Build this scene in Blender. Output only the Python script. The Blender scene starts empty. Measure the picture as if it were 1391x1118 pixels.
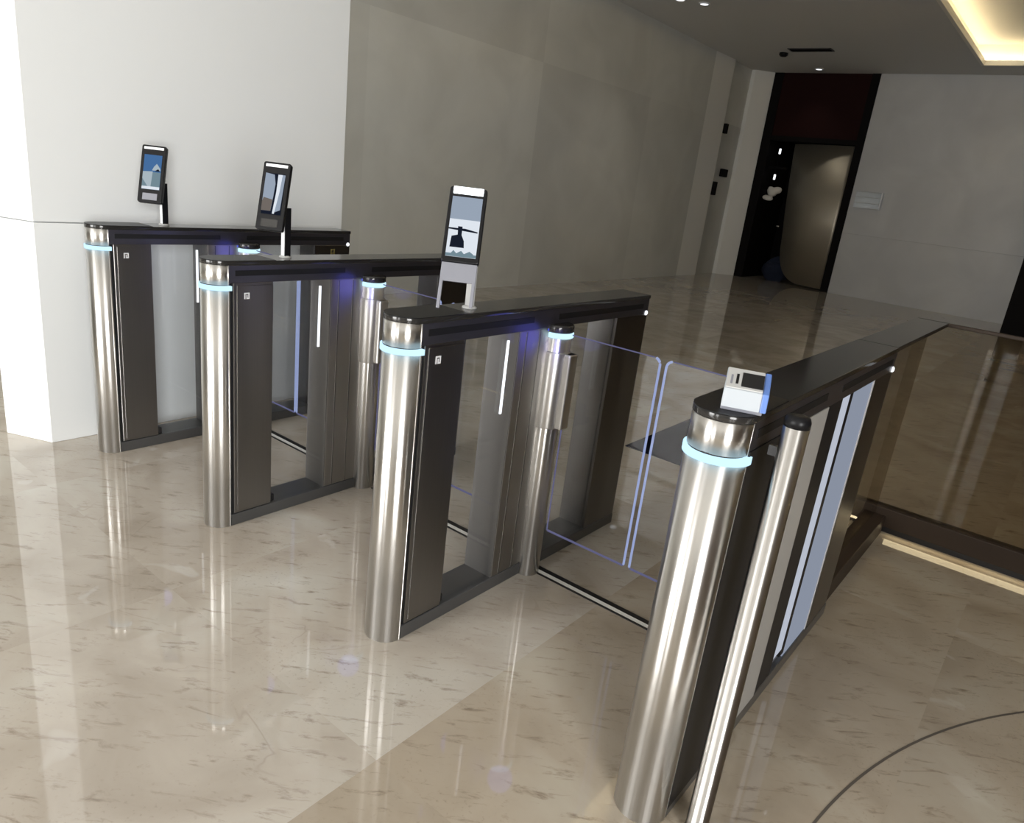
import bpy, bmesh, math, random
from mathutils import Vector, Matrix
random.seed(4)
sc = bpy.context.scene
col = sc.collection
PI = math.pi

# ------------------------------------------------------------------ materials
def mat(name):
    m = bpy.data.materials.new(name); m.use_nodes = True
    nt = m.node_tree; nt.nodes.clear()
    out = nt.nodes.new('ShaderNodeOutputMaterial')
    return m, nt, out

def N(nt, typ, **kw):
    n = nt.nodes.new(typ)
    for k, v in kw.items(): setattr(n, k, v)
    return n

def principled(name, color, rough=.4, metal=0., ior=1.5, coat=0., noise=0., nscale=6., stretch=(1, 1, 1), bump=0., spec=.5, aniso=0.):
    m, nt, out = mat(name)
    b = N(nt, 'ShaderNodeBsdfPrincipled')
    b.inputs['Base Color'].default_value = (*color, 1)
    b.inputs['Roughness'].default_value = rough
    b.inputs['Metallic'].default_value = metal
    b.inputs['IOR'].default_value = ior
    b.inputs['Coat Weight'].default_value = coat
    b.inputs['Specular IOR Level'].default_value = spec
    nt.links.new(b.outputs[0], out.inputs[0])
    if aniso:      # circumferential brushing: highlights drawn out vertically
        b.inputs['Anisotropic'].default_value = aniso
        cv = N(nt, 'ShaderNodeCombineXYZ'); cv.inputs[2].default_value = 1
        nt.links.new(cv.outputs[0], b.inputs['Tangent'])
    if noise or bump:
        tc = N(nt, 'ShaderNodeTexCoord'); mp = N(nt, 'ShaderNodeMapping')
        mp.inputs['Scale'].default_value = stretch
        nt.links.new(tc.outputs['Object'], mp.inputs[0])
        t = N(nt, 'ShaderNodeTexNoise'); t.inputs['Scale'].default_value = nscale; t.inputs['Detail'].default_value = 5
        nt.links.new(mp.outputs[0], t.inputs[0])
        if noise:
            mx = N(nt, 'ShaderNodeMix', data_type='RGBA')
            mx.inputs[6].default_value = (*[c * (1 - noise) for c in color], 1)
            mx.inputs[7].default_value = (*[min(1, c * (1 + noise)) for c in color], 1)
            nt.links.new(t.outputs[0], mx.inputs[0]); nt.links.new(mx.outputs[2], b.inputs['Base Color'])
        if bump:
            bp = N(nt, 'ShaderNodeBump'); bp.inputs['Strength'].default_value = bump; bp.inputs['Distance'].default_value = .002
            nt.links.new(t.outputs[0], bp.inputs['Height']); nt.links.new(bp.outputs[0], b.inputs['Normal'])
    return m

def emission(name, color, strength):
    m, nt, out = mat(name)
    e = N(nt, 'ShaderNodeEmission'); e.inputs[0].default_value = (*color, 1); e.inputs[1].default_value = strength
    nt.links.new(e.outputs[0], out.inputs[0]); return m

def glass(name, tint=(.982, .986, .99), refl=.9, f0=.018):
    m, nt, out = mat(name)
    tr = N(nt, 'ShaderNodeBsdfTransparent'); tr.inputs[0].default_value = (*tint, 1)
    gl = N(nt, 'ShaderNodeBsdfGlossy'); gl.inputs['Roughness'].default_value = .01; gl.inputs[0].default_value = (refl, refl, refl, 1)
    lw = N(nt, 'ShaderNodeLayerWeight'); lw.inputs[0].default_value = .5     # Schlick reflectance of a thin pane
    pw = N(nt, 'ShaderNodeMath', operation='POWER'); pw.inputs[1].default_value = 5
    fr = N(nt, 'ShaderNodeMath', operation='MULTIPLY_ADD'); fr.inputs[1].default_value = .9; fr.inputs[2].default_value = f0
    nt.links.new(lw.outputs['Facing'], pw.inputs[0]); nt.links.new(pw.outputs[0], fr.inputs[0])
    mx = N(nt, 'ShaderNodeMixShader')
    nt.links.new(fr.outputs[0], mx.inputs[0]); nt.links.new(tr.outputs[0], mx.inputs[1]); nt.links.new(gl.outputs[0], mx.inputs[2])
    nt.links.new(mx.outputs[0], out.inputs[0]); return m

def floor_material():
    m, nt, out = mat('polished_marble')
    L = nt.links.new
    b = N(nt, 'ShaderNodeBsdfPrincipled')
    b.inputs['Roughness'].default_value = .03
    b.inputs['IOR'].default_value = 1.6
    tc = N(nt, 'ShaderNodeTexCoord')
    # ---- slab grid: one tone per slab
    sub = N(nt, 'ShaderNodeVectorMath', operation='SUBTRACT'); sub.inputs[1].default_value = (.53, -.30, 0)
    dv = N(nt, 'ShaderNodeVectorMath', operation='DIVIDE'); dv.inputs[1].default_value = (.99, 1.85, 1)
    fl = N(nt, 'ShaderNodeVectorMath', operation='FLOOR')
    L(tc.outputs['Object'], sub.inputs[0]); L(sub.outputs[0], dv.inputs[0]); L(dv.outputs[0], fl.inputs[0])
    wn = N(nt, 'ShaderNodeTexWhiteNoise', noise_dimensions='3D'); L(fl.outputs[0], wn.inputs[0])
    # ---- cloudy ground
    off = N(nt, 'ShaderNodeVectorMath', operation='MULTIPLY_ADD')
    off.inputs[1].default_value = (13, 7, 3)
    L(fl.outputs[0], off.inputs[0]); L(tc.outputs['Object'], off.inputs[2])
    n1 = N(nt, 'ShaderNodeTexNoise'); n1.inputs['Scale'].default_value = 2.2; n1.inputs['Detail'].default_value = 7; n1.inputs['Distortion'].default_value = .8
    L(off.outputs[0], n1.inputs[0])
    r1 = N(nt, 'ShaderNodeValToRGB')
    r1.color_ramp.elements[0].position = .3; r1.color_ramp.elements[0].color = (.37, .32, .26, 1)
    r1.color_ramp.elements[1].position = .72; r1.color_ramp.elements[1].color = (.53, .50, .44, 1)
    e = r1.color_ramp.elements.new(.52); e.color = (.47, .42, .355, 1)
    L(n1.outputs[0], r1.inputs[0])
    # ---- dark flecks, drawn out along the bedding
    mr_ = N(nt, 'ShaderNodeMapping'); mr_.inputs['Rotation'].default_value = (0, 0, -.62)
    mp = N(nt, 'ShaderNodeMapping'); mp.inputs['Scale'].default_value = (2.6, 11, 1)
    L(off.outputs[0], mr_.inputs[0]); L(mr_.outputs[0], mp.inputs[0])
    n2 = N(nt, 'ShaderNodeTexNoise'); n2.inputs['Scale'].default_value = 3.2; n2.inputs['Detail'].default_value = 8; n2.inputs['Roughness'].default_value = .7; n2.inputs['Distortion'].default_value = .5
    L(mp.outputs[0], n2.inputs[0])
    r2 = N(nt, 'ShaderNodeValToRGB')
    r2.color_ramp.elements[0].position = .555; r2.color_ramp.elements[0].color = (0, 0, 0, 1)
    r2.color_ramp.elements[1].position = .70; r2.color_ramp.elements[1].color = (1, 1, 1, 1)
    L(n2.outputs[0], r2.inputs[0])
    mx = N(nt, 'ShaderNodeMix', data_type='RGBA'); mx.inputs[7].default_value = (.26, .215, .17, 1)
    sc1 = N(nt, 'ShaderNodeMath', operation='MULTIPLY'); sc1.inputs[1].default_value = .95
    L(r2.outputs[0], sc1.inputs[0]); L(sc1.outputs[0], mx.inputs[0]); L(r1.outputs[0], mx.inputs[6])
    # ---- fine pitting
    n5 = N(nt, 'ShaderNodeTexNoise'); n5.inputs['Scale'].default_value = 95; n5.inputs['Detail'].default_value = 3; L(off.outputs[0], n5.inputs[0])
    n6 = N(nt, 'ShaderNodeTexNoise'); n6.inputs['Scale'].default_value = 2.6; n6.inputs['Detail'].default_value = 3; L(off.outputs[0], n6.inputs[0])
    m5 = N(nt, 'ShaderNodeMapRange'); m5.inputs[1].default_value = .60; m5.inputs[2].default_value = .72; m5.inputs[4].default_value = .5; L(n5.outputs[0], m5.inputs[0])
    m6 = N(nt, 'ShaderNodeMapRange'); m6.inputs[1].default_value = .46; m6.inputs[2].default_value = .62; L(n6.outputs[0], m6.inputs[0])
    m56 = N(nt, 'ShaderNodeMath', operation='MULTIPLY'); L(m5.outputs[0], m56.inputs[0]); L(m6.outputs[0], m56.inputs[1])
    mxp = N(nt, 'ShaderNodeMix', data_type='RGBA'); mxp.inputs[7].default_value = (.27, .225, .18, 1)
    L(m56.outputs[0], mxp.inputs[0]); L(mx.outputs[2], mxp.inputs[6]); mx = mxp
    # ---- pale patches
    n7 = N(nt, 'ShaderNodeTexNoise'); n7.inputs['Scale'].default_value = 2.3; n7.inputs['Detail'].default_value = 2; n7.inputs['Distortion'].default_value = 2.; L(mr_.outputs[0], n7.inputs[0])
    m7 = N(nt, 'ShaderNodeMapRange'); m7.inputs[1].default_value = .68; m7.inputs[2].default_value = .73; m7.inputs[4].default_value = .3; L(n7.outputs[0], m7.inputs[0])
    mxc = N(nt, 'ShaderNodeMix', data_type='RGBA'); mxc.inputs[7].default_value = (.66, .64, .62, 1)
    L(m7.outputs[0], mxc.inputs[0]); L(mx.outputs[2], mxc.inputs[6]); mx = mxc
    # ---- thin veins
    n3 = N(nt, 'ShaderNodeTexNoise'); n3.inputs['Scale'].default_value = 1.1; n3.inputs['Detail'].default_value = 4; n3.inputs['Distortion'].default_value = 1.2
    L(off.outputs[0], n3.inputs[0])
    a = N(nt, 'ShaderNodeMath', operation='SUBTRACT'); a.inputs[1].default_value = .5; L(n3.outputs[0], a.inputs[0])
    ab = N(nt, 'ShaderNodeMath', operation='ABSOLUTE'); L(a.outputs[0], ab.inputs[0])
    mr = N(nt, 'ShaderNodeMapRange'); mr.inputs[1].default_value = .0; mr.inputs[2].default_value = .0045; mr.inputs[3].default_value = .3; mr.inputs[4].default_value = 0
    L(ab.outputs[0], mr.inputs[0])
    n4 = N(nt, 'ShaderNodeTexNoise'); n4.inputs['Scale'].default_value = 3; L(off.outputs[0], n4.inputs[0])
    mr4 = N(nt, 'ShaderNodeMapRange'); mr4.inputs[1].default_value = .55; mr4.inputs[2].default_value = .66; L(n4.outputs[0], mr4.inputs[0])
    mu4 = N(nt, 'ShaderNodeMath', operation='MULTIPLY'); L(mr.outputs[0], mu4.inputs[0]); L(mr4.outputs[0], mu4.inputs[1])
    mx2 = N(nt, 'ShaderNodeMix', data_type='RGBA'); mx2.inputs[7].default_value = (.24, .19, .15, 1)
    L(mu4.outputs[0], mx2.inputs[0]); L(mx.outputs[2], mx2.inputs[6])
    # ---- slab tone
    mrt = N(nt, 'ShaderNodeMapRange'); mrt.inputs[3].default_value = .93; mrt.inputs[4].default_value = 1.03; L(wn.outputs[0], mrt.inputs[0])
    # the slab rows to the right of x = 1.52 are a browner batch
    sx = N(nt, 'ShaderNodeSeparateXYZ'); L(tc.outputs['Object'], sx.inputs[0])
    gt = N(nt, 'ShaderNodeMath', operation='GREATER_THAN'); gt.inputs[1].default_value = 1.52; L(sx.outputs[0], gt.inputs[0])
    br = N(nt, 'ShaderNodeMix', data_type='RGBA'); br.inputs[6].default_value = (1, 1, 1, 1); br.inputs[7].default_value = (.88, .84, .77, 1)
    L(gt.outputs[0], br.inputs[0])
    mt = N(nt, 'ShaderNodeMix', data_type='RGBA', blend_type='MULTIPLY'); mt.inputs[0].default_value = 1
    L(mx2.outputs[2], mt.inputs[6]); L(br.outputs[2], mt.inputs[7])
    sm = N(nt, 'ShaderNodeVectorMath', operation='SCALE'); L(mt.outputs[2], sm.inputs[0]); L(mrt.outputs[0], sm.inputs[3])
    L(sm.outputs[0], b.inputs['Base Color'])
    L(b.outputs[0], out.inputs[0])
    return m

def stone_wall(name, c0, c1, panel=(2.6, 1.0), contrast=.06, rough=.35, axis='YZ', origin=(0, 0)):
    """large honed stone slabs: cloudy tone plus one slight tone per slab"""
    m, nt, out = mat(name); L = nt.links.new
    b = N(nt, 'ShaderNodeBsdfPrincipled'); b.inputs['Roughness'].default_value = rough
    tc = N(nt, 'ShaderNodeTexCoord')
    n = N(nt, 'ShaderNodeTexNoise'); n.inputs['Scale'].default_value = 1.1; n.inputs['Detail'].default_value = 6; n.inputs['Distortion'].default_value = .6
    L(tc.outputs['Object'], n.inputs[0])
    r = N(nt, 'ShaderNodeValToRGB'); r.color_ramp.elements[0].position = .32; r.color_ramp.elements[1].position = .7
    r.color_ramp.elements[0].color = (*c0, 1); r.color_ramp.elements[1].color = (*c1, 1); L(n.outputs[0], r.inputs[0])
    sub = N(nt, 'ShaderNodeVectorMath', operation='SUBTRACT'); sub.inputs[1].default_value = (origin[0], origin[0], origin[1])
    dv = N(nt, 'ShaderNodeVectorMath', operation='DIVIDE'); dv.inputs[1].default_value = (panel[0], panel[0], panel[1])
    fl = N(nt, 'ShaderNodeVectorMath', operation='FLOOR')
    L(tc.outputs['Object'], sub.inputs[0]); L(sub.outputs[0], dv.inputs[0]); L(dv.outputs[0], fl.inputs[0])
    wn = N(nt, 'ShaderNodeTexWhiteNoise', noise_dimensions='3D'); L(fl.outputs[0], wn.inputs[0])
    mr = N(nt, 'ShaderNodeMapRange'); mr.inputs[3].default_value = 1 - contrast; mr.inputs[4].default_value = 1 + contrast; L(wn.outputs[0], mr.inputs[0])
    s = N(nt, 'ShaderNodeVectorMath', operation='SCALE'); L(r.outputs[0], s.inputs[0]); L(mr.outputs[0], s.inputs[3])
    L(s.outputs[0], b.inputs['Base Color']); L(b.outputs[0], out.inputs[0])
    return m

M = dict(
    floor=floor_material(),
    white=principled('white_wall_panel', (.80, .82, .82), .45, noise=.02, nscale=1.3),
    greywall=stone_wall('grey_stone_slabs', (.57, .57, .525), (.67, .67, .62), (2.75, 2.75), .10, .28, origin=(.95, .0)),
    trimwall=principled('pale_trim_lit_wall', (.80, .79, .74), .4),
    backwall=stone_wall('pale_concrete', (.51, .515, .515), (.61, .615, .61), (4, 1.1), .03, .5, origin=(-1.3, 0)),
    frontwall=principled('front_wall_plaster', (.26, .25, .23), .6),
    endplate=principled('end_plate_steel', (.16, .155, .15), .4, metal=.6),
    midsteel=principled('mid_steel', (.46, .445, .42), .42, metal=1., noise=.03, nscale=3, stretch=(80, 80, .6), aniso=.9),
    panelpaint=principled('satin_grey_panel', (.44, .43, .41), .5, metal=.35, noise=.02),
    ceiling=principled('ceiling_paint', (.66, .655, .63), .75, noise=.02, nscale=.6),
    cove=principled('cove_paint', (.85, .82, .74), .6),
    brown=principled('dark_brown_panel', (.085, .058, .040), .45, noise=.2, nscale=3, spec=.3),
    redbrown=principled('dark_red_timber', (.020, .0055, .005), .7, noise=.15, nscale=2.5, spec=.1),
    black=principled('black_metal', (.006, .005, .005), .7, spec=.1),
    bronze=principled('bronze_door_sheet', (.50, .455, .365), .5, metal=.85, noise=.1, nscale=1.2),
    steel=principled('polished_steel', (.66, .645, .62), .29, metal=1., noise=.03, nscale=3, stretch=(60, 60, .4), aniso=.97),
    brushed=principled('brushed_steel', (.29, .28, .27), .34, metal=1., noise=.06, nscale=3, stretch=(80, 80, .6), aniso=.9),
    palesteel=principled('satin_steel', (.60, .585, .56), .42, metal=1., noise=.03, nscale=3, stretch=(80, 80, .6), aniso=.9),
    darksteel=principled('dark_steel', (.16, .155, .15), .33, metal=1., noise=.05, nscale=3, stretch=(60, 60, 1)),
    lid=principled('black_glass_lid', (.022, .021, .020), .12, ior=1.5),
    lidside=principled('dark_anodised_metal', (.115, .112, .13), .28, metal=.85),
    slot=principled('slot_black', (.004, .004, .005), .5),
    plastic=principled('black_plastic', (.007, .007, .008), .35, spec=.2),
    beam=principled('dark_grey_base', (.10, .10, .10), .32, metal=.5),
    glass=glass('clear_glass'),
    fence_glass=glass('fence_glass', (.84, .81, .75), .9, .008),
    ring=emission('white_blue_led', (.58, .84, 1.0), 1.5),
    ledwhite=emission('white_led', (.93, .96, 1.0), 1.7),
    blueled=emission('blue_led', (.08, .12, 1.0), 2.),
    edge=emission('edge_lit_acrylic', (.50, .60, 1.0), .75),
    edgedim=emission('edge_lit_acrylic_dim', (.45, .45, .85), .30),
    lightpanel=emission('backlit_panel', (.80, .86, 1.0), .72),
    lightpanel2=emission('backlit_panel_dim', (.55, .62, .78), .55),
    warmled=emission('warm_led', (1.0, .80, .48), 26),
    warmstrip=emission('warm_strip', (1.0, .80, .48), .5),
    fencerail=principled('dark_bronze_rail', (.035, .024, .017), .5, spec=.2),
    granite=principled('black_granite', (.018, .018, .022), .12, noise=.3, nscale=30),
    mat=principled('navy_mat', (.006, .007, .016), .95, noise=.3, nscale=60, spec=.05),
    whiteplastic=principled('white_plastic', (.80, .82, .84), .35),
    readerwhite=principled('reader_white', (.40, .43, .46), .5, spec=.2),
    greyplastic=principled('grey_plastic', (.20, .205, .235), .35),
    silver=principled('silver_plastic', (.42, .42, .41), .4),
    blueplastic=principled('blue_plastic', (.10, .19, .48), .35),
    bluefabric=principled('blue_fabric', (.010, .016, .04), .9, noise=.2, nscale=9),
    cloth=principled('white_cloth', (.75, .72, .66), .9, noise=.05, nscale=8),
    ledcap=emission('lit_bar_white', (.90, .98, 1.0), 4.0),
    caprefl=principled('pale_bar_cover', (.80, .82, .84), .3),
    gold=principled('dull_gold', (.32, .27, .10), .4, metal=.5),
    emblem=principled('pale_emblem', (.75, .75, .78), .35),
    joint=principled('joint_dark', (.10, .085, .07), .6),
    wallJ=principled('wall_joint', (.42, .42, .42), .7),
    acrylic=glass('acrylic', (.93, .95, .96)),
)

# ------------------------------------------------------------------ mesh builder
class MB:
    def __init__(self): self.bm = bmesh.new(); self.mats = []
    def mi(self, m):
        if m not in self.mats: self.mats.append(m)
        return self.mats.index(m)
    def box(self, x0, x1, y0, y1, z0, z1, m, bev=0.):
        t = bmesh.new()
        bmesh.ops.create_cube(t, size=1)
        bmesh.ops.scale(t, vec=(x1 - x0, y1 - y0, z1 - z0), verts=t.verts)
        bmesh.ops.translate(t, vec=((x0 + x1) / 2, (y0 + y1) / 2, (z0 + z1) / 2), verts=t.verts)
        if bev: bmesh.ops.bevel(t, geom=list(t.edges), offset=bev, segments=2, affect='EDGES', profile=.5)
        self._take(t, m); return self
    def prism(self, pts, z0, z1, m, bev=0., smooth=False, Mx=None):
        """polygon pts (x, y) extruded from z0 to z1"""
        t = bmesh.new()
        lo = [t.verts.new((x, y, z0)) for x, y in pts]; hi = [t.verts.new((x, y, z1)) for x, y in pts]
        n = len(pts)
        t.faces.new(hi); t.faces.new(lo[::-1])
        for i in range(n):
            f = t.faces.new((lo[i], lo[(i + 1) % n], hi[(i + 1) % n], hi[i])); f.smooth = smooth
        bmesh.ops.recalc_face_normals(t, faces=t.faces)
        if bev:
            ed = [e for e in t.edges if abs(e.verts[0].co.z - e.verts[1].co.z) < 1e-6]
            bmesh.ops.bevel(t, geom=ed, offset=bev, segments=2, affect='EDGES', profile=.5)
        if Mx is not None: bmesh.ops.transform(t, matrix=Mx, verts=t.verts)
        self._take(t, m); return self
    def cyl(self, cx, cy, z0, z1, r, m, n=40, bev=0., r1=None):
        pts = [(cx + r * math.cos(2 * PI * i / n), cy + r * math.sin(2 * PI * i / n)) for i in range(n)]
        return self.prism(pts, z0, z1, m, bev, True)
    def lathe(self, prof, m, cx=0, cy=0, n=40):
        t = bmesh.new(); rings = []
        for r, z in prof:
            rings.append([t.verts.new((cx + r * math.cos(2 * PI * i / n), cy + r * math.sin(2 * PI * i / n), z)) for i in range(n)])
        for a, b in zip(rings, rings[1:]):
            for i in range(n):
                f = t.faces.new((a[i], a[(i + 1) % n], b[(i + 1) % n], b[i])); f.smooth = True
        t.faces.new(rings[-1]); t.faces.new(rings[0][::-1])
        bmesh.ops.recalc_face_normals(t, faces=t.faces)
        self._take(t, m); return self
    def tube(self, pts, r, m, n=8, closed=False):
        t = bmesh.new(); rings = []
        P = [Vector(p) for p in pts]
        for i, p in enumerate(P):
            a = P[i - 1] if (i or closed) else P[i]; b = P[(i + 1) % len(P)] if (i < len(P) - 1 or closed) else P[i]
            d = (b - a).normalized()
            u = d.orthogonal().normalized() if abs(d.z) > .9 else Vector((0, 0, 1)).cross(d).normalized(); v = d.cross(u)
            rings.append([t.verts.new(p + r * (math.cos(2 * PI * k / n) * u + math.sin(2 * PI * k / n) * v)) for k in range(n)])
        pr = list(zip(rings, rings[1:])) + ([(rings[-1], rings[0])] if closed else [])
        for a, b in pr:
            for i in range(n):
                f = t.faces.new((a[i], a[(i + 1) % n], b[(i + 1) % n], b[i])); f.smooth = True
        if not closed: t.faces.new(rings[0][::-1]); t.faces.new(rings[-1])
        bmesh.ops.recalc_face_normals(t, faces=t.faces)
        self._take(t, m); return self
    def _take(self, t, m):
        i = self.mi(m)
        for f in t.faces: f.material_index = i
        me = bpy.data.meshes.new('tmp'); t.to_mesh(me); t.free()
        self.bm.from_mesh(me); bpy.data.meshes.remove(me)
    def build(self, name, parent=None, loc=(0, 0, 0), rot=None):
        me = bpy.data.meshes.new(name)
        self.bm.to_mesh(me); self.bm.free()
        for m in self.mats: me.materials.append(M[m])
        o = bpy.data.objects.new(name, me); col.objects.link(o)
        o.location = loc
        if rot: o.rotation_euler = rot
        if parent: o.parent = parent
        return o

def tag(o, label, cat, group=None):
    o['label'] = label; o['category'] = cat
    if group: o['group'] = group
    return o
def thing(name, label, cat, loc=(0, 0, 0), rz=0, group=None):
    o = bpy.data.objects.new(name, None); col.objects.link(o); o.empty_display_size = .1
    o.location = loc; o.rotation_euler = (0, 0, rz)
    return tag(o, label, cat, group)
def struct(o): o['kind'] = 'structure'; return o

# ------------------------------------------------------------------ the hall
XR, XL, YF, YB, ZC = 5.2, -7.0, -6.0, 13.1, 3.77
struct(MB().box(XL - .2, XR + .2, YF - .2, YB + 1.6, -.12, 0, 'floor').build('floor'))

# ceiling with the recessed light cove on the right
CX0, CX1, CY0, CY1 = .36, 4.4, 2.2, 12.25
mb = MB()
mb.box(XL - .2, CX0, YF - .2, YB + 1.6, ZC, ZC + .04, 'ceiling')
mb.box(CX1, XR + .2, YF - .2, YB + 1.6, ZC, ZC + .04, 'ceiling')
mb.box(CX0, CX1, YF - .2, CY0, ZC, ZC + .04, 'ceiling')
mb.box(CX0, CX1, CY1, YB + 1.6, ZC, ZC + .04, 'ceiling')
struct(mb.build('ceiling'))
mb = MB()   # cove: riser walls and inner soffit, wider than the opening so the LED strip hides behind the lip
W = .16
mb.box(CX0 - W, CX1 + W, CY0 - W, CY1 + W, ZC + .30, ZC + .36, 'ceiling')
for a in ((CX0 - W - .04, CX0 - W, CY0 - W, CY1 + W), (CX1 + W, CX1 + W + .04, CY0 - W, CY1 + W), (CX0 - W, CX1 + W, CY0 - W - .04, CY0 - W), (CX0 - W, CX1 + W, CY1 + W, CY1 + W + .04)):
    mb.box(*a, ZC + .04, ZC + .36, 'cove')
struct(mb.build('ceiling_recess'))
mb = MB()   # lip round the cove opening
for a in ((CX0 - .035, CX0 + .012, CY0, CY1), (CX1 - .012, CX1 + .035, CY0, CY1), (CX0 - .035, CX1 + .035, CY0 - .035, CY0 + .012), (CX0 - .035, CX1 + .035, CY1 - .012, CY1 + .035)):
    mb.box(*a, ZC - .014, ZC + .06, 'cove', .003)
struct(mb.build('trim_1'))
mb = MB()   # the LED rope in the cove
z = ZC + .075
mb.tube([(CX0 - .10, CY0, z), (CX0 - .10, CY1 + .08, z), (CX1 + .1, CY1 + .08, z), (CX1 + .1, CY0 - .08, z)], .012, 'warmled', 6)
o = mb.build('light_strip'); tag(o, 'warm LED strip glowing inside the ceiling recess', 'light strip')

# left white pier: two courses of white panel, chamfered front corner
def pier(z0, z1): return MB().prism([(-.9, -.12), (-.9, 1.455), (-1.6, 1.455), (-1.6, .1), (-1.125, -.225)], z0, z1, 'white', .003)
mb = pier(0, .975)
for m_ in (pier(.979, ZC),):
    me = bpy.data.meshes.new('t'); m_.bm.to_mesh(me); m_.bm.free(); mb.bm.from_mesh(me); bpy.data.meshes.remove(me)
mb.prism([(-.915, -.11), (-.915, 1.44), (-1.58, 1.44), (-1.58, .1), (-1.12, -.2)], .97, .985, 'wallJ')
struct(mb.build('wall_pier'))

# long grey stone wall on the left of the hall
mb = MB()
mb.box(-3.75, -3.43, 1.5, 11.15, 0, ZC, 'greywall')
mb.prism([(-3.75, 11.15), (-3.43, 11.15), (-3.40, 11.9), (-3.75, 11.9)], 0, ZC, 'trimwall')  # lit end of the wall, its brightness put in as paler colour
struct(mb.build('wall_left'))
mb = MB()
mb.box(-3.75, -3.47, 11.9, 12.85, 0, ZC, 'greywall')
mb.prism([(-3.75, 12.85), (-3.40, 12.85), (-3.12, 13.12), (-3.75, 13.12)], 0, ZC, 'trimwall')
struct(mb.build('wall_left_return'))
mb = MB(); mb.box(XL - .2, -3.75, 1.5, 1.7, 0, ZC, 'greywall'); mb.box(XL - .2, XL, YF, 1.5, 0, ZC, 'greywall')
struct(mb.build('wall_far_left'))

# back wall (right of the door) and what is above / behind
mb = MB(); mb.box(-1.26, 1.7, YB, YB + .2, 0, 1.098, 'backwall', .002); mb.box(-1.26, 1.7, YB, YB + .2, 1.104, ZC, 'backwall', .002); mb.box(-1.26, 1.7, YB + .006, YB + .19, 1.09, 1.11, 'wallJ'); struct(mb.build('wall_back'))
# dark panel wall to the right, standing a little in front of the pale wall
struct(MB().box(1.68, XR, 11.85, 12.05, 0, ZC, 'brown').build('wall_back_dark'))
mb = MB(); mb.box(1.66, 1.98, 11.74, 11.85, 0, ZC, 'black', .006); struct(mb.build('trim_2'))
mb = MB(); mb.box(XR, XR + .2, -1.9, YB, 0, ZC, 'brown'); mb.box(XR, XR + .2, YF, -4.3, 0, ZC, 'brown')
mb.box(XR, XR + .2, -4.3, -1.9, 3.0, ZC, 'brown'); mb.box(XR, XR + .2, -4.3, -1.9, 0, .3, 'brown')
struct(mb.build('wall_right'))

# door recess in the back wall
mb = MB()
mb.box(-3.12, -2.95, YB, YB + .25, 0, ZC, 'black')            # left jamb
mb.box(-1.40, -1.26, YB - .01, YB + .25, 0, ZC, 'black')      # right jamb
mb.box(-2.95, -1.40, YB - .0, YB + .25, 2.60, 2.68, 'black')  # head
mb.box(-2.95, -1.40, YB + .02, YB + .1, 2.68, ZC, 'redbrown') # transom panel
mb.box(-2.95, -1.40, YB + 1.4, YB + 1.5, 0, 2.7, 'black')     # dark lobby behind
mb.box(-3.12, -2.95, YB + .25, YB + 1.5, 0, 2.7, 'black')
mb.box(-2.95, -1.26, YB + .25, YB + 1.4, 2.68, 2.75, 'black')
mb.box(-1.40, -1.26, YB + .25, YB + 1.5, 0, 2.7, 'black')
d = struct(mb.build('door_1'))
# bronze leaf with its swept lower corner
pts = [(-1.405, .03), (-1.92, .04), (-2.08, .09), (-2.2, .17), (-2.30, .29), (-2.37, .45), (-2.41, .65), (-2.44, .95), (-2.50, 1.4), (-2.56, 2.0), (-2.60, 2.57), (-1.405, 2.59)]
Mx = Matrix(((1, 0, 0, 0), (0, 0, 1, 0), (0, 1, 0, 0), (0, 0, 0, 1)))
def bowed_leaf():
    out = [(-1.405, .03)]
    t = bmesh.new(); nx = 28
    lowc = sorted(pts[:-1], key=lambda p: -p[0])
    def low(x):      # lower / left outline as a height over x
        c_ = [(-1.405, .03), (-1.92, .04), (-2.08, .09), (-2.2, .17), (-2.30, .29), (-2.37, .45), (-2.41, .65), (-2.44, .95), (-2.50, 1.4), (-2.56, 2.0), (-2.60, 2.57)]
        for (xa, za), (xb, zb) in zip(c_, c_[1:]):
            if xb <= x <= xa: return za + (zb - za) * (xa - x) / (xa - xb)
        return c_[-1][1]
    xs_ = [-1.405 - (2.60 - 1.405) * (1 - (1 - k / nx) ** 1.6) for k in range(nx + 1)]
    F, B = [], []
    for x in xs_:
        y = YB + .06 + .34 * ((-1.405 - x) / 1.2) ** 2
        F.append((t.verts.new((x, y, low(x))), t.verts.new((x, y, 2.585)))); B.append((t.verts.new((x, y + .04, low(x))), t.verts.new((x, y + .04, 2.585))))
    for k in range(nx):
        for q_ in ((F[k][0], F[k + 1][0], F[k + 1][1], F[k][1]), (B[k][0], B[k][1], B[k + 1][1], B[k + 1][0]), (F[k][1], F[k + 1][1], B[k + 1][1], B[k][1]), (F[k][0], B[k][0], B[k + 1][0], F[k + 1][0])):
            f_ = t.faces.new(q_); f_.smooth = True
    t.faces.new((F[0][0], F[0][1], B[0][1], B[0][0])); t.faces.new((F[-1][0], B[-1][0], B[-1][1], F[-1][1]))
    bmesh.ops.recalc_face_normals(t, faces=t.faces)
    mb = MB(); mb._take(t, 'bronze'); return mb
leaf = bowed_leaf().build('door_leaf', d)
hb = MB(); hb.tube([(-2.49, YB + .03, 1.06), (-2.44, YB + .03, 1.06)], .012, 'steel', 8); hb.build('door_handle', d)

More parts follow.
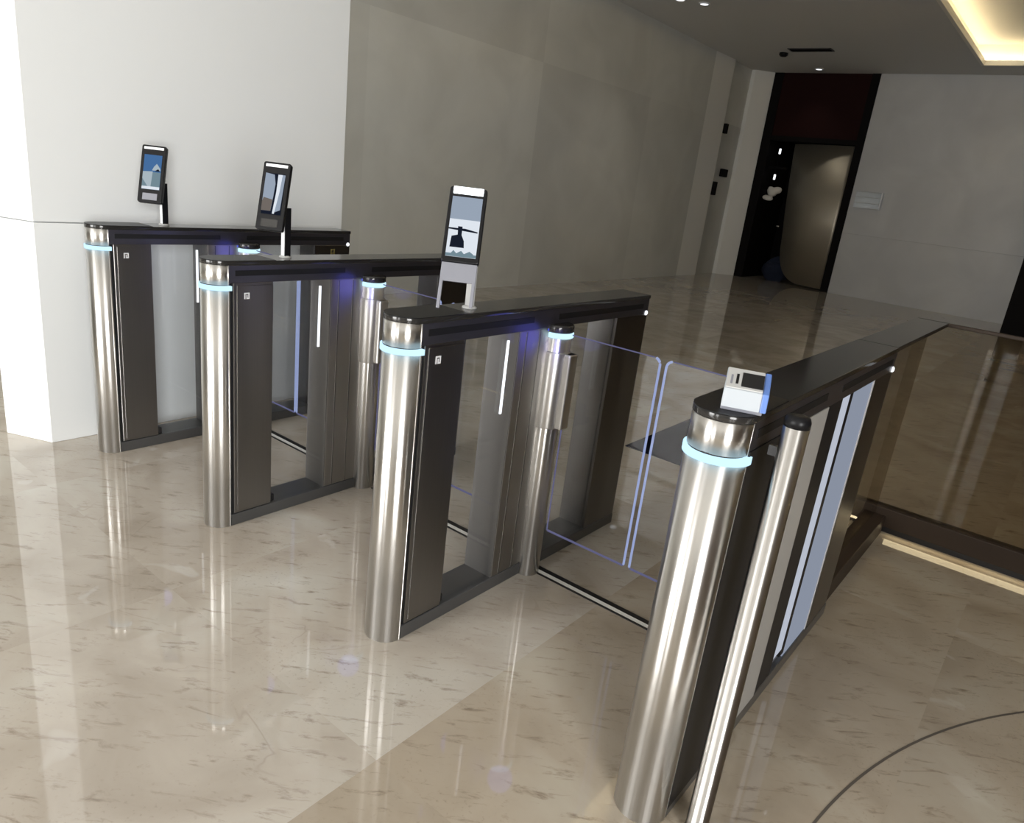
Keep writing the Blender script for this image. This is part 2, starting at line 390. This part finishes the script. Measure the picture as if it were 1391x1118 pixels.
# ------------------------------------------------------------------ things by the back wall
def wall_box(x, y, z, sx, sy, sz, label):
    o = MB().box(-sx / 2, sx / 2, -sy / 2, sy / 2, -sz / 2, sz / 2, 'black', .012).build('wall_reader', None, (x, y, z))
    return tag(o, label, 'wall reader', 'black boxes on the left wall return')
wall_box(-3.375, 11.96, 2.64, .07, .09, .17, 'black box on the left wall beside the pale lit trim, highest of three')
wall_box(-3.44, 12.40, 1.90, .06, .26, .14, 'black wide box on the left wall, middle height of three')
wall_box(-3.375, 11.96, 1.60, .07, .09, .24, 'black tall box on the left wall beside the pale lit trim, lowest of three')

t = thing('wall_light', 'pair of small lamps on a rod in the dark doorway', 'lamp', (-2.79, YB + .2, 2.0))
mb = MB(); mb.tube([(0, 0, -.12), (.0, 0, .46)], .008, 'black', 8); mb.box(-.2, .2, 0, .02, .1, .14, 'black'); mb.build('rod', t)
for z in (-.05, .42): MB().lathe([(.012, z - .05), (.02, z - .04), (.02, z + .04), (.012, z + .05)], 'ledwhite', n=16).build('lamp', t)
# crumpled white bundle on a bracket
def blob(name, mname, radii, seed, parent=None, loc=(0, 0, 0), amp=.25):
    bm = bmesh.new(); bmesh.ops.create_icosphere(bm, subdivisions=4, radius=1)
    rnd = random.Random(seed); ph = [(rnd.uniform(1, 4), rnd.uniform(0, 6), Vector((rnd.uniform(-1, 1), rnd.uniform(-1, 1), rnd.uniform(-1, 1))).normalized()) for _ in range(6)]
    for v in bm.verts:
        k = 1 + amp * sum(math.sin(f * 1.5 * v.co.dot(d) + p) for f, p, d in ph) / 3
        v.co = Vector((v.co.x * radii[0] * k, v.co.y * radii[1] * k, v.co.z * radii[2] * k))
    for f in bm.faces: f.smooth = True
    me = bpy.data.meshes.new(name); bm.to_mesh(me); bm.free(); me.materials.append(M[mname])
    o = bpy.data.objects.new(name, me); col.objects.link(o); o.location = loc
    if parent: o.parent = parent
    return o
t = thing('cloth_bundle', 'pale crumpled cloth hanging in the dark doorway', 'cloth', (-2.74, YB + .16, 1.66))
blob('cloth', 'cloth', (.15, .06, .09), 3, t, (.0, 0, .04)); blob('cloth_fold', 'cloth', (.10, .05, .055), 8, t, (-.06, 0, -.1))
MB().box(-.22, -.1, -.0, .03, -.05, .05, 'black').build('bracket', t)
tag(blob('bag', 'bluefabric', (.26, .16, .24), 5, None, (-2.45, YB + .42, .215), .2), 'dim blue bag on the floor in the dark doorway', 'bag')

# clear sign holder on the pale wall
t = thing('sign_holder', 'clear acrylic sign holder on the pale back wall right of the door', 'sign holder', (-.95, YB, 1.70))
MB().box(-.23, .20, -.03, -.002, -.15, .15, 'acrylic').build('pane', t)
mb = MB()
for z in (-.14, -.05, .05, .14): mb.box(-.23, .20, -.034, -.03, z - .006, z + .006, 'silver')
mb.build('sheet', t)
o = MB().box(.195, .225, -.06, -.0, -.15, .15, 'whiteplastic', .01).build('end_cap', t)

# ceiling fittings
def vent(x, y, label):
    t = thing('ceiling_vent', label, 'vent', (x, y, ZC))
    MB().box(-.32, .32, -.10, .10, -.006, .0, 'black').build('backing', t)
    mb = MB()
    for a in ((-.33, .33, -.11, -.095), (-.33, .33, .095, .11), (-.33, -.315, -.095, .095), (.315, .33, -.095, .095)): mb.box(*a, -.014, 0, 'darksteel')
    mb.build('frame', t)
    mb = MB()
    for k in range(5): mb.box(-.315, .315, -.075 + k * .0375 - .004, -.075 + k * .0375 + .004, -.012, -.004, 'black')
    mb.build('slats', t)
vent(-1.85, 11.1, 'dark slotted vent in the ceiling before the doorway')
mb = MB().lathe([(.07, 0), (.07, -.03), (.045, -.055), (.02, -.06)], 'plastic', n=24)
tag(mb.build('smoke_detector', None, (-2.36, 11.35, ZC)), 'small dark detector on the ceiling beside the slotted vent', 'detector')
def downlight(x, y, label, on=True):
    t = thing('downlight', label, 'ceiling light', (x, y, ZC), 0, 'ceiling downlights')
    MB().lathe([(.075, 0), (.078, -.008), (.06, -.014), (.055, -.008)], 'whiteplastic', n=28).build('rim', t)
    MB().cyl(0, 0, -.012, -.009, .052, 'ledwhite', 24).build('lens', t)
downlight(-2.2, 12.7, 'round downlight in the ceiling right above the doorway')
downlight(-2.33, 8.25, 'round downlight at the top edge of the picture, nearer of the ceiling pair')
downlight(-2.55, 8.0, 'round downlight at the top edge of the picture, further left of the ceiling pair')

# floor inlays
mb = MB()
a0 = [(4.36 - 1.99 * math.cos(t_), .08 + 1.99 * math.sin(t_)) for t_ in [(-.35 + i * .03) for i in range(70)]]
t_ = bmesh.new(); vs = [(t_.verts.new((x, y, .0008)), t_.verts.new((4.36 + (x - 4.36) * .9965, .08 + (y - .08) * .9965, .0008))) for x, y in a0]
for p_, q_ in zip(vs, vs[1:]): t_.faces.new((p_[0], p_[1], q_[1], q_[0]))
bmesh.ops.recalc_face_normals(t_, faces=t_.faces)
mb._take(t_, 'joint'); struct(mb.build('trim_3'))
for i, (x0, x1) in enumerate(((-.60, .10), (.32, 1.0), (1.22, 1.98))):
    mb = MB(); mb.box(x0, x1, .735, .757, 0, .003, 'slot'); mb.box(x0, x1, .714, .735, 0, .002, 'trimwall'); mb.box(x0, x1, .706, .714, 0, .003, 'slot')
    struct(mb.build('trim_%d' % (4 + i)))
# dark mat beyond the lane
tag(MB().box(.74, 1.6, 2.22, 4.1, 0, .006, 'mat', .002).build('floor_mat'), 'dark navy mat on the floor beyond the glass gate', 'mat')

# ------------------------------------------------------------------ turnstiles
H = .065
def nose_outline(hw, y1, r=None, n=24):
    """rounded front end at y = 0 running back to y1"""
    r = r or hw
    return [(hw, y1), (hw, r)] + [(hw * math.cos(a), r - r * math.sin(a)) for a in [PI * i / n for i in range(1, n)]] + [(-hw, r), (-hw, y1)]
def half_nose(hw, y1):
    return nose_outline(hw, y1)

def turnstile(X, label, left, right, kind='normal'):
    T = thing('turnstile', label, 'turnstile', (X, 0, 0), 0, 'steel turnstiles in a row')
    # nose
    MB().prism(half_nose(H, .060), 0, .900, 'steel', .0, True).build('nose_column', T)
    MB().prism(half_nose(H - .002, .060), .918, .985, 'steel', 0, True).build('nose_collar', T)
    MB().prism(half_nose(H - .006, .055), .899, .919, 'slot', 0, True).build('ring_seat', T)
    # LED ring: a band round the nose
    pts = [((H + .005) * math.cos(a), H - (H + .005) * math.sin(a)) for a in [PI * (-.02 + 1.04 * i / 28) for i in range(29)]]
    inn = [((H - .008) * math.cos(a), H - (H - .008) * math.sin(a)) for a in [PI * (1.02 - 1.04 * i / 28) for i in range(29)]]
    MB().prism(pts + inn, .8995, .9155, 'ring', 0, True).build('light_ring', T)
    # front cabinet with an inset door on each side
    MB().box(-H + .007, H - .007, .060, .078, .0, .925, 'slot').build('shadow_gap', T)
    MB().box(-H + .003, H - .003, .078, .236, .047, .925, 'brushed', .003).build('front_cabinet', T)
    for s in (-1, 1):
        mb = MB(); x0 = s * (H - .003)
        mb.box(min(x0, x0 + s * .003), max(x0, x0 + s * .003), .092, .234, .06, .915, 'brushed', .001)
        o = mb.build('side_panel', T)
    # emblem on the right door
    mb = MB(); e = H + .0003
    if kind == 'normal':
      for q_ in ((.118, .122, .868, .890), (.122, .138, .886, .890), (.134, .138, .872, .886), (.126, .138, .868, .872), (.126, .130, .872, .882)): mb.box(e, e + .0012, *q_, 'emblem')
      mb.build('emblem', T)
    # base beam
    MB().box(-H, H, .060, 1.31, 0, .046, 'beam', .003).build('base_beam', T)
    # windows
    if kind == 'normal':
        for (y0, y1) in ((.236, .492), (.735, 1.08)):
            for s in (-1, 1):
                x0 = s * (H - .016)
                MB().box(x0 - .003, x0 + .003, y0, y1, .046, .925, 'glass').build('window_pane', T)
        MB().box(-.05, .05, .24, .26, .046, .075, 'slot', .004).build('cable_gland', T)
    # centre cabinet
    mb = MB(); mb.box(-H + .003, H - .003, .492, .735, .046, .925, 'midsteel', .003)
    c = mb.build('centre_cabinet', T)
    MB().box(-H + .004, H - .004, .4885, .4918, .046, .924, 'endplate').build('end_plate', c)
    mb = MB()
    for s in (-1, 1):
        for y in (.53, .60): mb.box(s * (H - .003) - .0015, s * (H - .003) + .0015, y - .002, y + .002, .05, .92, 'darksteel')
    mb.build('panel_groove', c)
    for s in ((1,) if kind == 'normal' else ()):
        x0 = s * (H - .020)
        MB().box(x0 - .002 + s * .011, x0 + .002 + s * .011, .440, .449, .66, .90, 'ledwhite').build('light_line', T)
    # rear cabinet
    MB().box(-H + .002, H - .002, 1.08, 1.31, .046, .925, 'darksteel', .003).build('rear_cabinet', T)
    MB().lathe([(.0095, 0), (.0095, .005), (.006, .008)], 'ledwhite', n=20).build('status_light', T, (H - .004, 1.296, .930), (0, PI / 2, 0))
    # lid
    lid = MB().prism(nose_outline(H, 1.312), .985, 1.0, 'lid', .002, True).build('lid', T)
    MB().box(-H + .0015, H - .0015, .060, 1.310, .924, .9855, 'lidside', .002).build('lid_rim', T)
    MB().prism(nose_outline(H - .0005, .245), .9995, 1.0015, 'plastic', 0, True).build('lid_cap', lid)
    for s in (-1, 1):
        for (y0, y1) in ((.085, .555), (.69, 1.265)):
            x0 = s * (H - .001)
            MB().box(min(x0, x0 - s * .006) - (.0012 if s < 0 else 0), max(x0, x0 - s * .006) + (.0012 if s > 0 else 0), y0, y1, .949, .968, 'slot').build('slot', T)
    # pivots with glass flaps
    for s, on in ((-1, left), (1, right)):
        if not on: continue
        cx, cy, r = s * .062, .70, .048
        P = MB().lathe([(r, 0), (r, .890), (r - .004, .893)], 'palesteel' if kind != 'normal' else 'steel', cx, cy, 40).build('pivot_column', T)
        MB().lathe([(r + .004, .893), (r + .006, .895), (r + .006, .908), (r + .004, .910)], 'ring', cx, cy, 40).build('pivot_light', P)
        MB().lathe([(r + .002, .910), (r + .005, .914), (r + .005, .931), (r + .001, .936)], 'lid', cx, cy, 40).build('pivot_cap', P)
        mb = MB(); mb.lathe([(r + .002, .575), (r + .006, .580), (r + .006, .840), (r + .002, .845)], 'palesteel', cx, cy, 40)
        xa, xb = sorted((cx + s * .03, cx + s * .075)); mb.box(xa, xb, cy - .018, cy + .030, .578, .842, 'palesteel', .006)
        mb.build('clamp_sleeve', P)
        MB().box(min(cx - s * .055, cx - s * .035), max(cx - s * .055, cx - s * .035), cy - .052, cy - .046, .59, .83, 'darksteel', .002).build('sleeve_pocket', P)
        # blue marker light under the lid by the pivot
        MB().box(cx - .02 if s > 0 else cx - .0, cx + .0 if s > 0 else cx + .02, cy - r - .012, cy - r - .006, .914, .922, 'blueled').build('blue_light', T)
        # flap
        x0, x1 = cx + s * .045, s * .445
        z0, z1, y0, y1 = .185, .905, .706, .716
        rr = .022
        pts = [(x0, z0), (x1 - s * .006, z0), (x1, z0 + .006)] + [(x1 - s * rr + s * rr * math.cos(a), z1 - rr + rr * math.sin(a)) for a in [PI / 2 * i / 6 for i in range(7)]] + [(x0, z1)]
        F = MB().prism(pts, y0, y1, 'glass', Mx=Mx).build('glass_flap', T)
        tb = lambda P_, m_, w, nm: MB().tube([(x, (y0 + y1) / 2, z) for x, z in P_], w, m_, 6).build(nm, F)
        tb([(x1, z0 + .004)] + pts[3:9], 'edge', .0042, 'lit_edge')
        tb([(x0 + s * .02, z0), (x1 - s * .002, z0)], 'edgedim', .0038, 'lower_edge')
        tb([(x0, z1), (x1 - s * rr, z1)], 'edgedim', .0022, 'upper_edge')
        tb([(x0 + s * .016, z0), (x0 + s * .016, .575)], 'edgedim', .0026, 'hinge_edge')
    return T

X1, X2, X3, X4 = -.703, .202, 1.141, 2.053
G1 = turnstile(X1, 'steel turnstile standing against the white wall panel, farthest of the four', False, True)
G2 = turnstile(X2, 'steel turnstile second from the white wall, with dark screen terminal on its lid', True, True)
G3 = turnstile(X3, 'steel turnstile third from the white wall, carrying the terminal with glowing top bar', True, True)
G4 = turnstile(X4, 'nearest steel turnstile carrying the white card reader, right of the others', True, False, 'end')

mb = MB()     # small gold mark on the far turnstile's rear cabinet
for q_ in ((1.185, 1.191, .862, .905), (1.191, 1.212, .899, .905), (1.206, 1.212, .862, .899), (1.191, 1.206, .862, .868), (1.191, 1.206, .881, .886)): mb.box(H - .002, H - .0005, *q_, 'gold')
mb.build('emblem', G1)

# right side of the nearest turnstile: pale door, recess with two backlit panels
T = G4
MB().box(H - .003, H + .001, .25, .592, .046, .925, 'panelpaint', .001).build('side_panel', T)
MB().box(H - .010, H - .002, .592, .727, .046, .925, 'slot').build('shadow_gap', T)
mb = MB()
mb.box(-H + .004, -H + .008, .735, 1.08, .046, .925, 'darksteel')
mb.box(-H + .008, H - .016, .735, 1.08, .046, .13, 'greyplastic')
mb.build('recess', T)
MB().box(H - .020, H - .002, .727, .800, .10, .925, 'lightpanel').build('light_panel', T)
MB().box(H - .020, H - .0025, .800, .836, .07, .925, 'slot').build('divider', T)
MB().box(H - .020, H - .003, .836, 1.058, .055, .925, 'lightpanel2').build('light_panel', T)
MB().box(H - .020, H - .002, 1.058, 1.066, .05, .925, 'emblem').build('edge_bead', T)
MB().box(H - .003, H + .0012, .062, .248, .03, .925, 'slot').build('shadow_panel', T)  # black cover sheet puts the shade between nose and post into colour

# slim steel post beside the nearest nose
t = thing('steel_post', 'slim round steel post beside the nearest turnstile', 'post', (2.188, .075, 0))
MB().lathe([(.030, 0), (.030, .006), (.0245, .007), (.0245, .998)], 'steel', n=36).build('pole', t)
MB().lathe([(.0245, .998), (.0245, 1.010), (.021, 1.018), (.010, 1.021)], 'plastic', n=36).build('cap', t)
MB().box(-.040, -.018, -.005, .005, .93, .95, 'slot').build('bracket', t)

# ------------------------------------------------------------------ face terminals
def terminal(X, yc, zc, tilt, yaw, w, h, label, screen, bar, bracket=False):
    T = thing('face_terminal', label, 'face terminal', (X, .325, 1.0), 0, 'face terminals on the turnstile lids')
    # steel post: lit front put in as white, shaded right side as black
    top = .175 if not bracket else .13
    mb = MB(); mb.box(-.013, .009, -.010, .010, .006, top, 'whiteplastic', .002); mb.box(.009, .014, -.0105, .014, .006, top + .004, 'plastic', .001)
    if bracket: mb = MB(); mb.box(-.012, .012, -.009, .009, .006, .14, 'silver', .003)
    p = mb.build('post', T, (0, 0, 0) if not bracket else (.005, -.02, 0))
    MB().lathe([(.022, 0), (.022, .004), (.015, .008)], 'silver', n=24).build('foot', T, (0, 0, 0) if not bracket else (.005, -.02, 0))
    # tilted head, its own frame: x = right, y = into the screen, z = up
    right = Vector((math.cos(yaw), math.sin(yaw), 0)); n = Vector((math.sin(yaw), -math.cos(yaw), 0))
    up = (math.cos(tilt) * Vector((0, 0, 1)) - math.sin(tilt) * n); back = up.cross(right)
    back = -right.cross(up) * -1 if False else up.cross(right)
    # right-handed: right x back = up
    back = up.cross(right)
    R = Matrix((right, back, up)).transposed().to_4x4()
    loc = Vector((0, yc - .325, zc - 1.0))
    mb = MB()
    r = .008
    pts = [(sx * (w / 2 - r) + sx * r * math.cos(a) if False else 0, 0) for sx in (1,) for a in (0,)]
    def rrect(w_, h_, r_):
        P = []
        for cx, cy, a0 in ((w_ / 2 - r_, h_ / 2 - r_, 0), (-w_ / 2 + r_, h_ / 2 - r_, PI / 2), (-w_ / 2 + r_, -h_ / 2 + r_, PI), (w_ / 2 - r_, -h_ / 2 + r_, 3 * PI / 2)):
            for k in range(5): P.append((cx + r_ * math.cos(a0 + PI / 2 * k / 4), cy + r_ * math.sin(a0 + PI / 2 * k / 4)))
        return P
    Mf = Matrix(((1, 0, 0, 0), (0, 0, 1, 0), (0, 1, 0, 0), (0, 0, 0, 1)))
    mb.prism(rrect(w, h, r), 0, .022, 'plastic', .003, Mx=Mf)
    hd = mb.build('housing', T); hd.matrix_local = Matrix.Translation(loc) @ R
    # screen
    s0, s1 = (-h * .27, h * .33) if not bracket else (-h * .43, h * .36)
    sw = w * (.36 if not bracket else .40)
    mb = MB(); mb.box(-sw, sw, -.0016, .0005, s0, s1, screen[0])
    screen[1](mb, sw, s0, s1)
    mb.build('screen', hd)
    mb = MB(); mb.box(-w * .40, w * .40, -.004 if bracket else -.002, .004, h * .425 if not bracket else h * .40, h * .465 if not bracket else h * .492, bar, .0015 if bracket else 0)
    mb.build('light_bar', hd)
    mb = MB(); mb.box(-.02, .02, .022, .036, -.04, .04, 'plastic', .004); mb.build('rear_bracket', hd)
    if not bracket:
        mb = MB(); mb.box(-.03, .03, -.0012, .0005, -h * .455, -h * .34, 'greyplastic' if screen[0] == 'scr_sky' else 'lid'); mb.build('reader_patch', hd)
    else:
        # stand plate below the head: a grey plate with a tall opening
        mb = MB()
        ww = w * .47
        mb.box(-ww, ww, .004, .010, -h / 2 - .055, -h / 2, 'greyplastic', .002)
        mb.box(-ww, -ww + .010, .004, .010, -h / 2 - .135, -h / 2 - .05, 'greyplastic', .002)
        mb.box(ww - .010, ww, .004, .010, -h / 2 - .125, -h / 2 - .05, 'greyplastic', .002)
        mb.build('stand_plate', hd)
    return T

M['scr_sky'] = emission('screen_blue', (.10, .25, .55), .75)
M['scr_low'] = emission('screen_pale', (.60, .72, .80), .8)
M['scr_mid'] = emission('screen_teal', (.26, .38, .45), .8)
M['scr_dk'] = emission('screen_dark', (.012, .016, .03), 1.)
M['scr_wht'] = emission('screen_white', (.86, .92, 1.0), 1.05)
M['scr_grey'] = emission('screen_grey', (.42, .50, .62), .9)
M['scr_brn'] = emission('screen_brown', (.22, .19, .17), .9)
def s_sky(mb, sw, a, b):
    h = b - a; mb.box(-sw, sw, -.0022, -.0015, a, a + h * .08, 'scr_wht'); mb.box(-sw, sw, -.0021, -.0015, a + h * .08, a + h * .5, 'scr_mid')
    mb.prism([(-sw, a + h * .5), (-sw, a + h * .30), (-sw * .35, a + h * .08), (sw * .0, a + h * .08), (.1 * sw, a + h * .52)], -.0026, -.002, 'scr_low', Mx=Mx)
    mb.prism([(.0, a + h * .55), (sw * .95, a + h * .55), (sw * .9, a + h * .62), (sw * .5, a + h * .75), (sw * .2, a + h * .66)], -.0026, -.002, 'scr_low', Mx=Mx)
    mb.prism([(sw * .3, a + h * .53), (sw * .95, a + h * .53), (sw * .7, a + h * .6)], -.003, -.0025, 'scr_dk', Mx=Mx)
def s_dark(mb, sw, a, b):
    h = b - a
    mb.prism([(-sw, a + h * .08), (-.05 * sw, a + h * .08), (.05 * sw, a + h * .45), (.1 * sw, a + h * .75), (-.1 * sw, a + h * .97), (-sw, a + h)], -.0022, -.0015, 'scr_grey', Mx=Mx)
    mb.prism([(-sw, a + h * .08), (-.05 * sw, a + h * .08), (.02 * sw, a + h * .36), (-.9 * sw, a + h * .40), (-sw, a + h * .3)], -.0026, -.002, 'scr_brn', Mx=Mx)
    mb.prism([(.15 * sw, a + h * .02), (.35 * sw, a + h * .02), (.62 * sw, a + h * .55), (.72 * sw, a + h * .98), (.28 * sw, a + h * .98), (.30 * sw, a + h * .55)], -.0026, -.0015, 'scr_wht', Mx=Mx)
    mb.prism([(.38 * sw, a + h * .06), (.9 * sw, a + h * .12), (sw, a + h * .98), (.72 * sw, a + h * .98), (.62 * sw, a + h * .55)], -.0022, -.0015, 'scr_grey', Mx=Mx)
def s_white(mb, sw, a, b):
    h = b - a
    mb.box(-sw, sw, -.0021, -.0015, a + h * .62, b, 'scr_grey'); mb.box(-sw, sw, -.0021, -.0015, a, a + h * .05, 'scr_mid')
    mb.prism([(-.8 * sw, a + h * .15), (.15 * sw, a + h * .15), (.1 * sw, a + h * .26), (-.1 * sw, a + h * .36), (-.1 * sw, a + h * .50), (-.4 * sw, a + h * .50), (-.36 * sw, a + h * .36), (-.75 * sw, a + h * .33)], -.0026, -.002, 'scr_dk', Mx=Mx)
    mb.prism([(-sw, a + h * .445), (sw * .92, a + h * .415), (sw * .92, a + h * .435), (sw * .1, a + h * .47), (-sw, a + h * .468)], -.0026, -.002, 'scr_dk', Mx=Mx)
    mb.prism([(-.8 * sw, a), (.9 * sw, a), (.8 * sw, a + h * .06), (.55 * sw, a + h * .10), (.2 * sw, a + h * .05), (0, a + h * .10), (-.3 * sw, a + h * .05), (-.5 * sw, a + h * .10)], -.0026, -.002, 'scr_mid', Mx=Mx)
terminal(X1, .280, 1.214, .329, .744, .101, .247, 'black face terminal with blue sky screen on the turnstile by the white wall', ('scr_sky', s_sky), 'caprefl')
terminal(X2, .271, 1.217, .326, .598, .099, .244, 'black face terminal with dark screen split by a white streak', ('scr_dk', s_dark), 'caprefl')
terminal(X3, .257, 1.238, .50, .666, .106, .226, 'black face terminal with glowing white top bar and bright screen', ('scr_wht', s_white), 'ledcap', True)

# ------------------------------------------------------------------ card reader on the nearest lid
t = thing('card_reader', 'white card reader with blue side on the nearest turnstile lid', 'card reader', (2.080, .076, 1.0015), .36)
Q = [(-.035, 0), (.045, 0), (.040, .022), (-.034, .058), (-.040, .050)]
MB().box(-.042, .036, -.030, .045, 0, .010, 'greyplastic', .002).build('base', t)
Mz = Matrix(((0, 0, 1, 0), (1, 0, 0, 0), (0, 1, 0, 0), (0, 0, 0, 1)))   # (a, b, c) -> x = c, y = a, z = b
prof = [(-.036, .008), (.045, .008), (.045, .062), (.036, .070), (-.026, .042)]
MB().prism(prof, -.042, .030, 'readerwhite', .002, Mx=Mz).build('body', t)
MB().prism(prof, .030, .042, 'blueplastic', .002, Mx=Mz).build('side_cheek', t)
sl = lambda y, up: (y, .042 + (y + .026) * .028 / .062 + up)
def plate(y0, y1, x0, x1, up0, up1, m_, nm): MB().prism([sl(y0, up0), sl(y1, up0), sl(y1, up1), sl(y0, up1)], x0, x1, m_, Mx=Mz).build(nm, t)
plate(-.023, .033, -.040, .029, .0, .0022, 'silver', 'top_plate')
plate(-.018, .022, -.012, .0292, .002, .0034, 'slot', 'scan_window')
plate(-.012, .016, -.023, -.018, .002, .0030, 'plastic', 'pictogram')
plate(-.014, .012, -.033, -.029, .002, .0028, 'greyplastic', 'pictogram')

# ------------------------------------------------------------------ glass barrier behind the nearest turnstile
t = thing('glass_barrier', 'low glass barrier on a dark rail running right behind the nearest turnstile', 'barrier', (2.05, 2.3, 0))
FX = XR - 2.05 - .02
MB().box(-.05, FX, -.006, .006, .05, .985, 'fence_glass').build('glass_pane', t)
MB().box(-.05, FX, -.03, .04, .035, .125, 'fencerail', .004).build('bottom_rail', t)
MB().box(-.05, FX, .0, .09, 0, .035, 'slot').build('plinth', t)
MB().box(-.06, FX, -.011, .011, .985, 1.0, 'fencerail', .003).build('top_edge', t)
MB().box(-.062, .066, -.985, .02, .985, 1.0, 'lid', .003).build('return_cap', t)
MB().box(-.008, .004, -.985, -.03, .09, .985, 'fence_glass').build('return_pane', t)
MB().box(-.05, .05, -.985, -.03, 0, .09, 'fencerail', .004).build('return_rail', t)
MB().box(.06, FX, -.006, .0, .030, .0345, 'warmstrip').build('light_strip', t)
def glow():
    l = bpy.data.lights.new('rail_glow', 'AREA'); l.shape = 'RECTANGLE'; l.size = 3.0; l.size_y = .03; l.energy = .85; l.color = (1, .82, .5)
    o = bpy.data.objects.new('rail_glow', l); col.objects.link(o); o.location = (3.62, 2.268, .034); o.rotation_euler = (-.75, 0, 0)
glow()

# ------------------------------------------------------------------ street front behind the camera: glazed bays
bays = [(-1.9, .4, 225), (1.15, 2.1, 110)]
mb = MB(); xs = [XL] + [v for b in bays for v in b[:2]] + [XR]
for i in range(0, len(xs), 2): mb.box(xs[i], xs[i + 1], YF, YF + .2, 0, ZC, 'frontwall')
for a, b, _ in bays: mb.box(a, b, YF, YF + .2, 3.3, ZC, 'frontwall'); mb.box(a, b, YF, YF + .2, 0, .06, 'frontwall')
struct(mb.build('wall_front'))
def area(name, loc, rot, sx, sy, power, color):
    l = bpy.data.lights.new(name, 'AREA'); l.shape = 'RECTANGLE'; l.size = sx; l.size_y = sy; l.energy = power; l.color = color
    o = bpy.data.objects.new(name, l); col.objects.link(o); o.location = loc; o.rotation_euler = rot; return o
DAY = (1.0, .985, .96)
for i, (a, b, pw_) in enumerate(bays):
    mb = MB(); f = .05
    for q_ in ((a, a + f, .06, 3.3), (b - f, b, .06, 3.3), (a, b, .06, .06 + f), (a, b, 3.3 - f, 3.3), (a, b, 2.3, 2.3 + f)):
        mb.box(q_[0], q_[1], YF + .06, YF + .14, q_[2], q_[3], 'black')
    w_ = struct(mb.build('window_%d' % (i + 1)))
    MB().box(a, b, YF + .095, YF + .105, .06, 3.3, 'glass').build('pane', w_)
    area('daylight', ((a + b) / 2, YF - .05, 1.68), (PI / 2, 0, 0), b - a, 3.2, pw_ * (b - a), DAY)

mb = MB()
for q_ in ((-4.3, -4.24, .3, 3.0), (-1.96, -1.9, .3, 3.0), (-4.3, -1.9, .3, .36), (-4.3, -1.9, 2.94, 3.0)):
    mb.box(XR + .06, XR + .14, q_[0], q_[1], q_[2], q_[3], 'black')
w_ = struct(mb.build('window_3'))
MB().box(XR + .095, XR + .105, -4.3, -1.9, .3, 3.0, 'glass').build('pane', w_)
area('daylight', (XR + .25, -3.1, 1.65), (0, PI / 2, 0), 2.7, 2.4, 490, DAY)

# lamps of the place
def point(name, loc, power, color, r=.02):
    l = bpy.data.lights.new(name, 'POINT'); l.energy = power; l.color = color; l.shadow_soft_size = r
    o = bpy.data.objects.new(name, l); col.objects.link(o); o.location = loc; return o
for X, sides in ((X1, (1,)), (X2, (-1, 1)), (X3, (-1, 1)), (X4, (-1,))):
    for s in sides: point('pivot_glow', (X + s * .13, .62, .89), .14, (.12, .14, 1.0), .05)
    if X < 2: point('inner_glow', (X, .262, .88), .08, (.15, .15, 1.0), .04)
for x, y, p_ in ((-2.2, 12.7, 8), (-2.33, 8.25, 14), (-2.55, 8.0, 14)):
    l = bpy.data.lights.new('downlight_beam', 'SPOT'); l.energy = p_ * 1.2; l.spot_size = 1.6; l.spot_blend = .8; l.shadow_soft_size = .05; l.color = (1, .93, .82)
    o = bpy.data.objects.new('downlight_beam', l); col.objects.link(o); o.location = (x, y, ZC - .03)
area('lobby_light', (-2.0, YB + .9, 2.6), (0, 0, 0), .3, .3, 1.0, (1, .9, .75))

w = bpy.data.worlds.new('world'); sc.world = w; w.use_nodes = True
bg = w.node_tree.nodes['Background']; bg.inputs[0].default_value = (.75, .85, 1, 1); bg.inputs[1].default_value = .6

# ------------------------------------------------------------------ camera (solved from the photograph)
yaw, pitch, roll, fpx = -.64410, .31243, .12053, 981.39
cy, sy = math.cos(yaw), math.sin(yaw); cp, sp = math.cos(pitch), math.sin(pitch)
f = Vector((sy * cp, cy * cp, -sp)); r = Vector((cy, -sy, 0)); u = r.cross(f)
c, s = math.cos(roll), math.sin(roll)
R_, U_ = c * r + s * u, -s * r + c * u
cd = bpy.data.cameras.new('camera'); cam = bpy.data.objects.new('camera', cd); col.objects.link(cam)
cam.matrix_world = Matrix(((R_.x, U_.x, -f.x, 2.54246), (R_.y, U_.y, -f.y, -1.28560), (R_.z, U_.z, -f.z, 1.38035), (0, 0, 0, 1)))
cd.sensor_fit = 'HORIZONTAL'; cd.sensor_width = 36; cd.lens = fpx / 1391 * 36; cd.clip_start = .05; cd.clip_end = 100
sc.camera = cam

sc.view_settings.view_transform = 'Standard'; sc.view_settings.look = 'None'
sc.view_settings.exposure = -.3; sc.view_settings.gamma = 1; sc.view_settings.use_curve_mapping = False
sc.cycles.max_bounces = 10; sc.cycles.transparent_max_bounces = 24; sc.cycles.glossy_bounces = 6
sc.cycles.use_denoising = True
sc.cycles.caustics_reflective = False
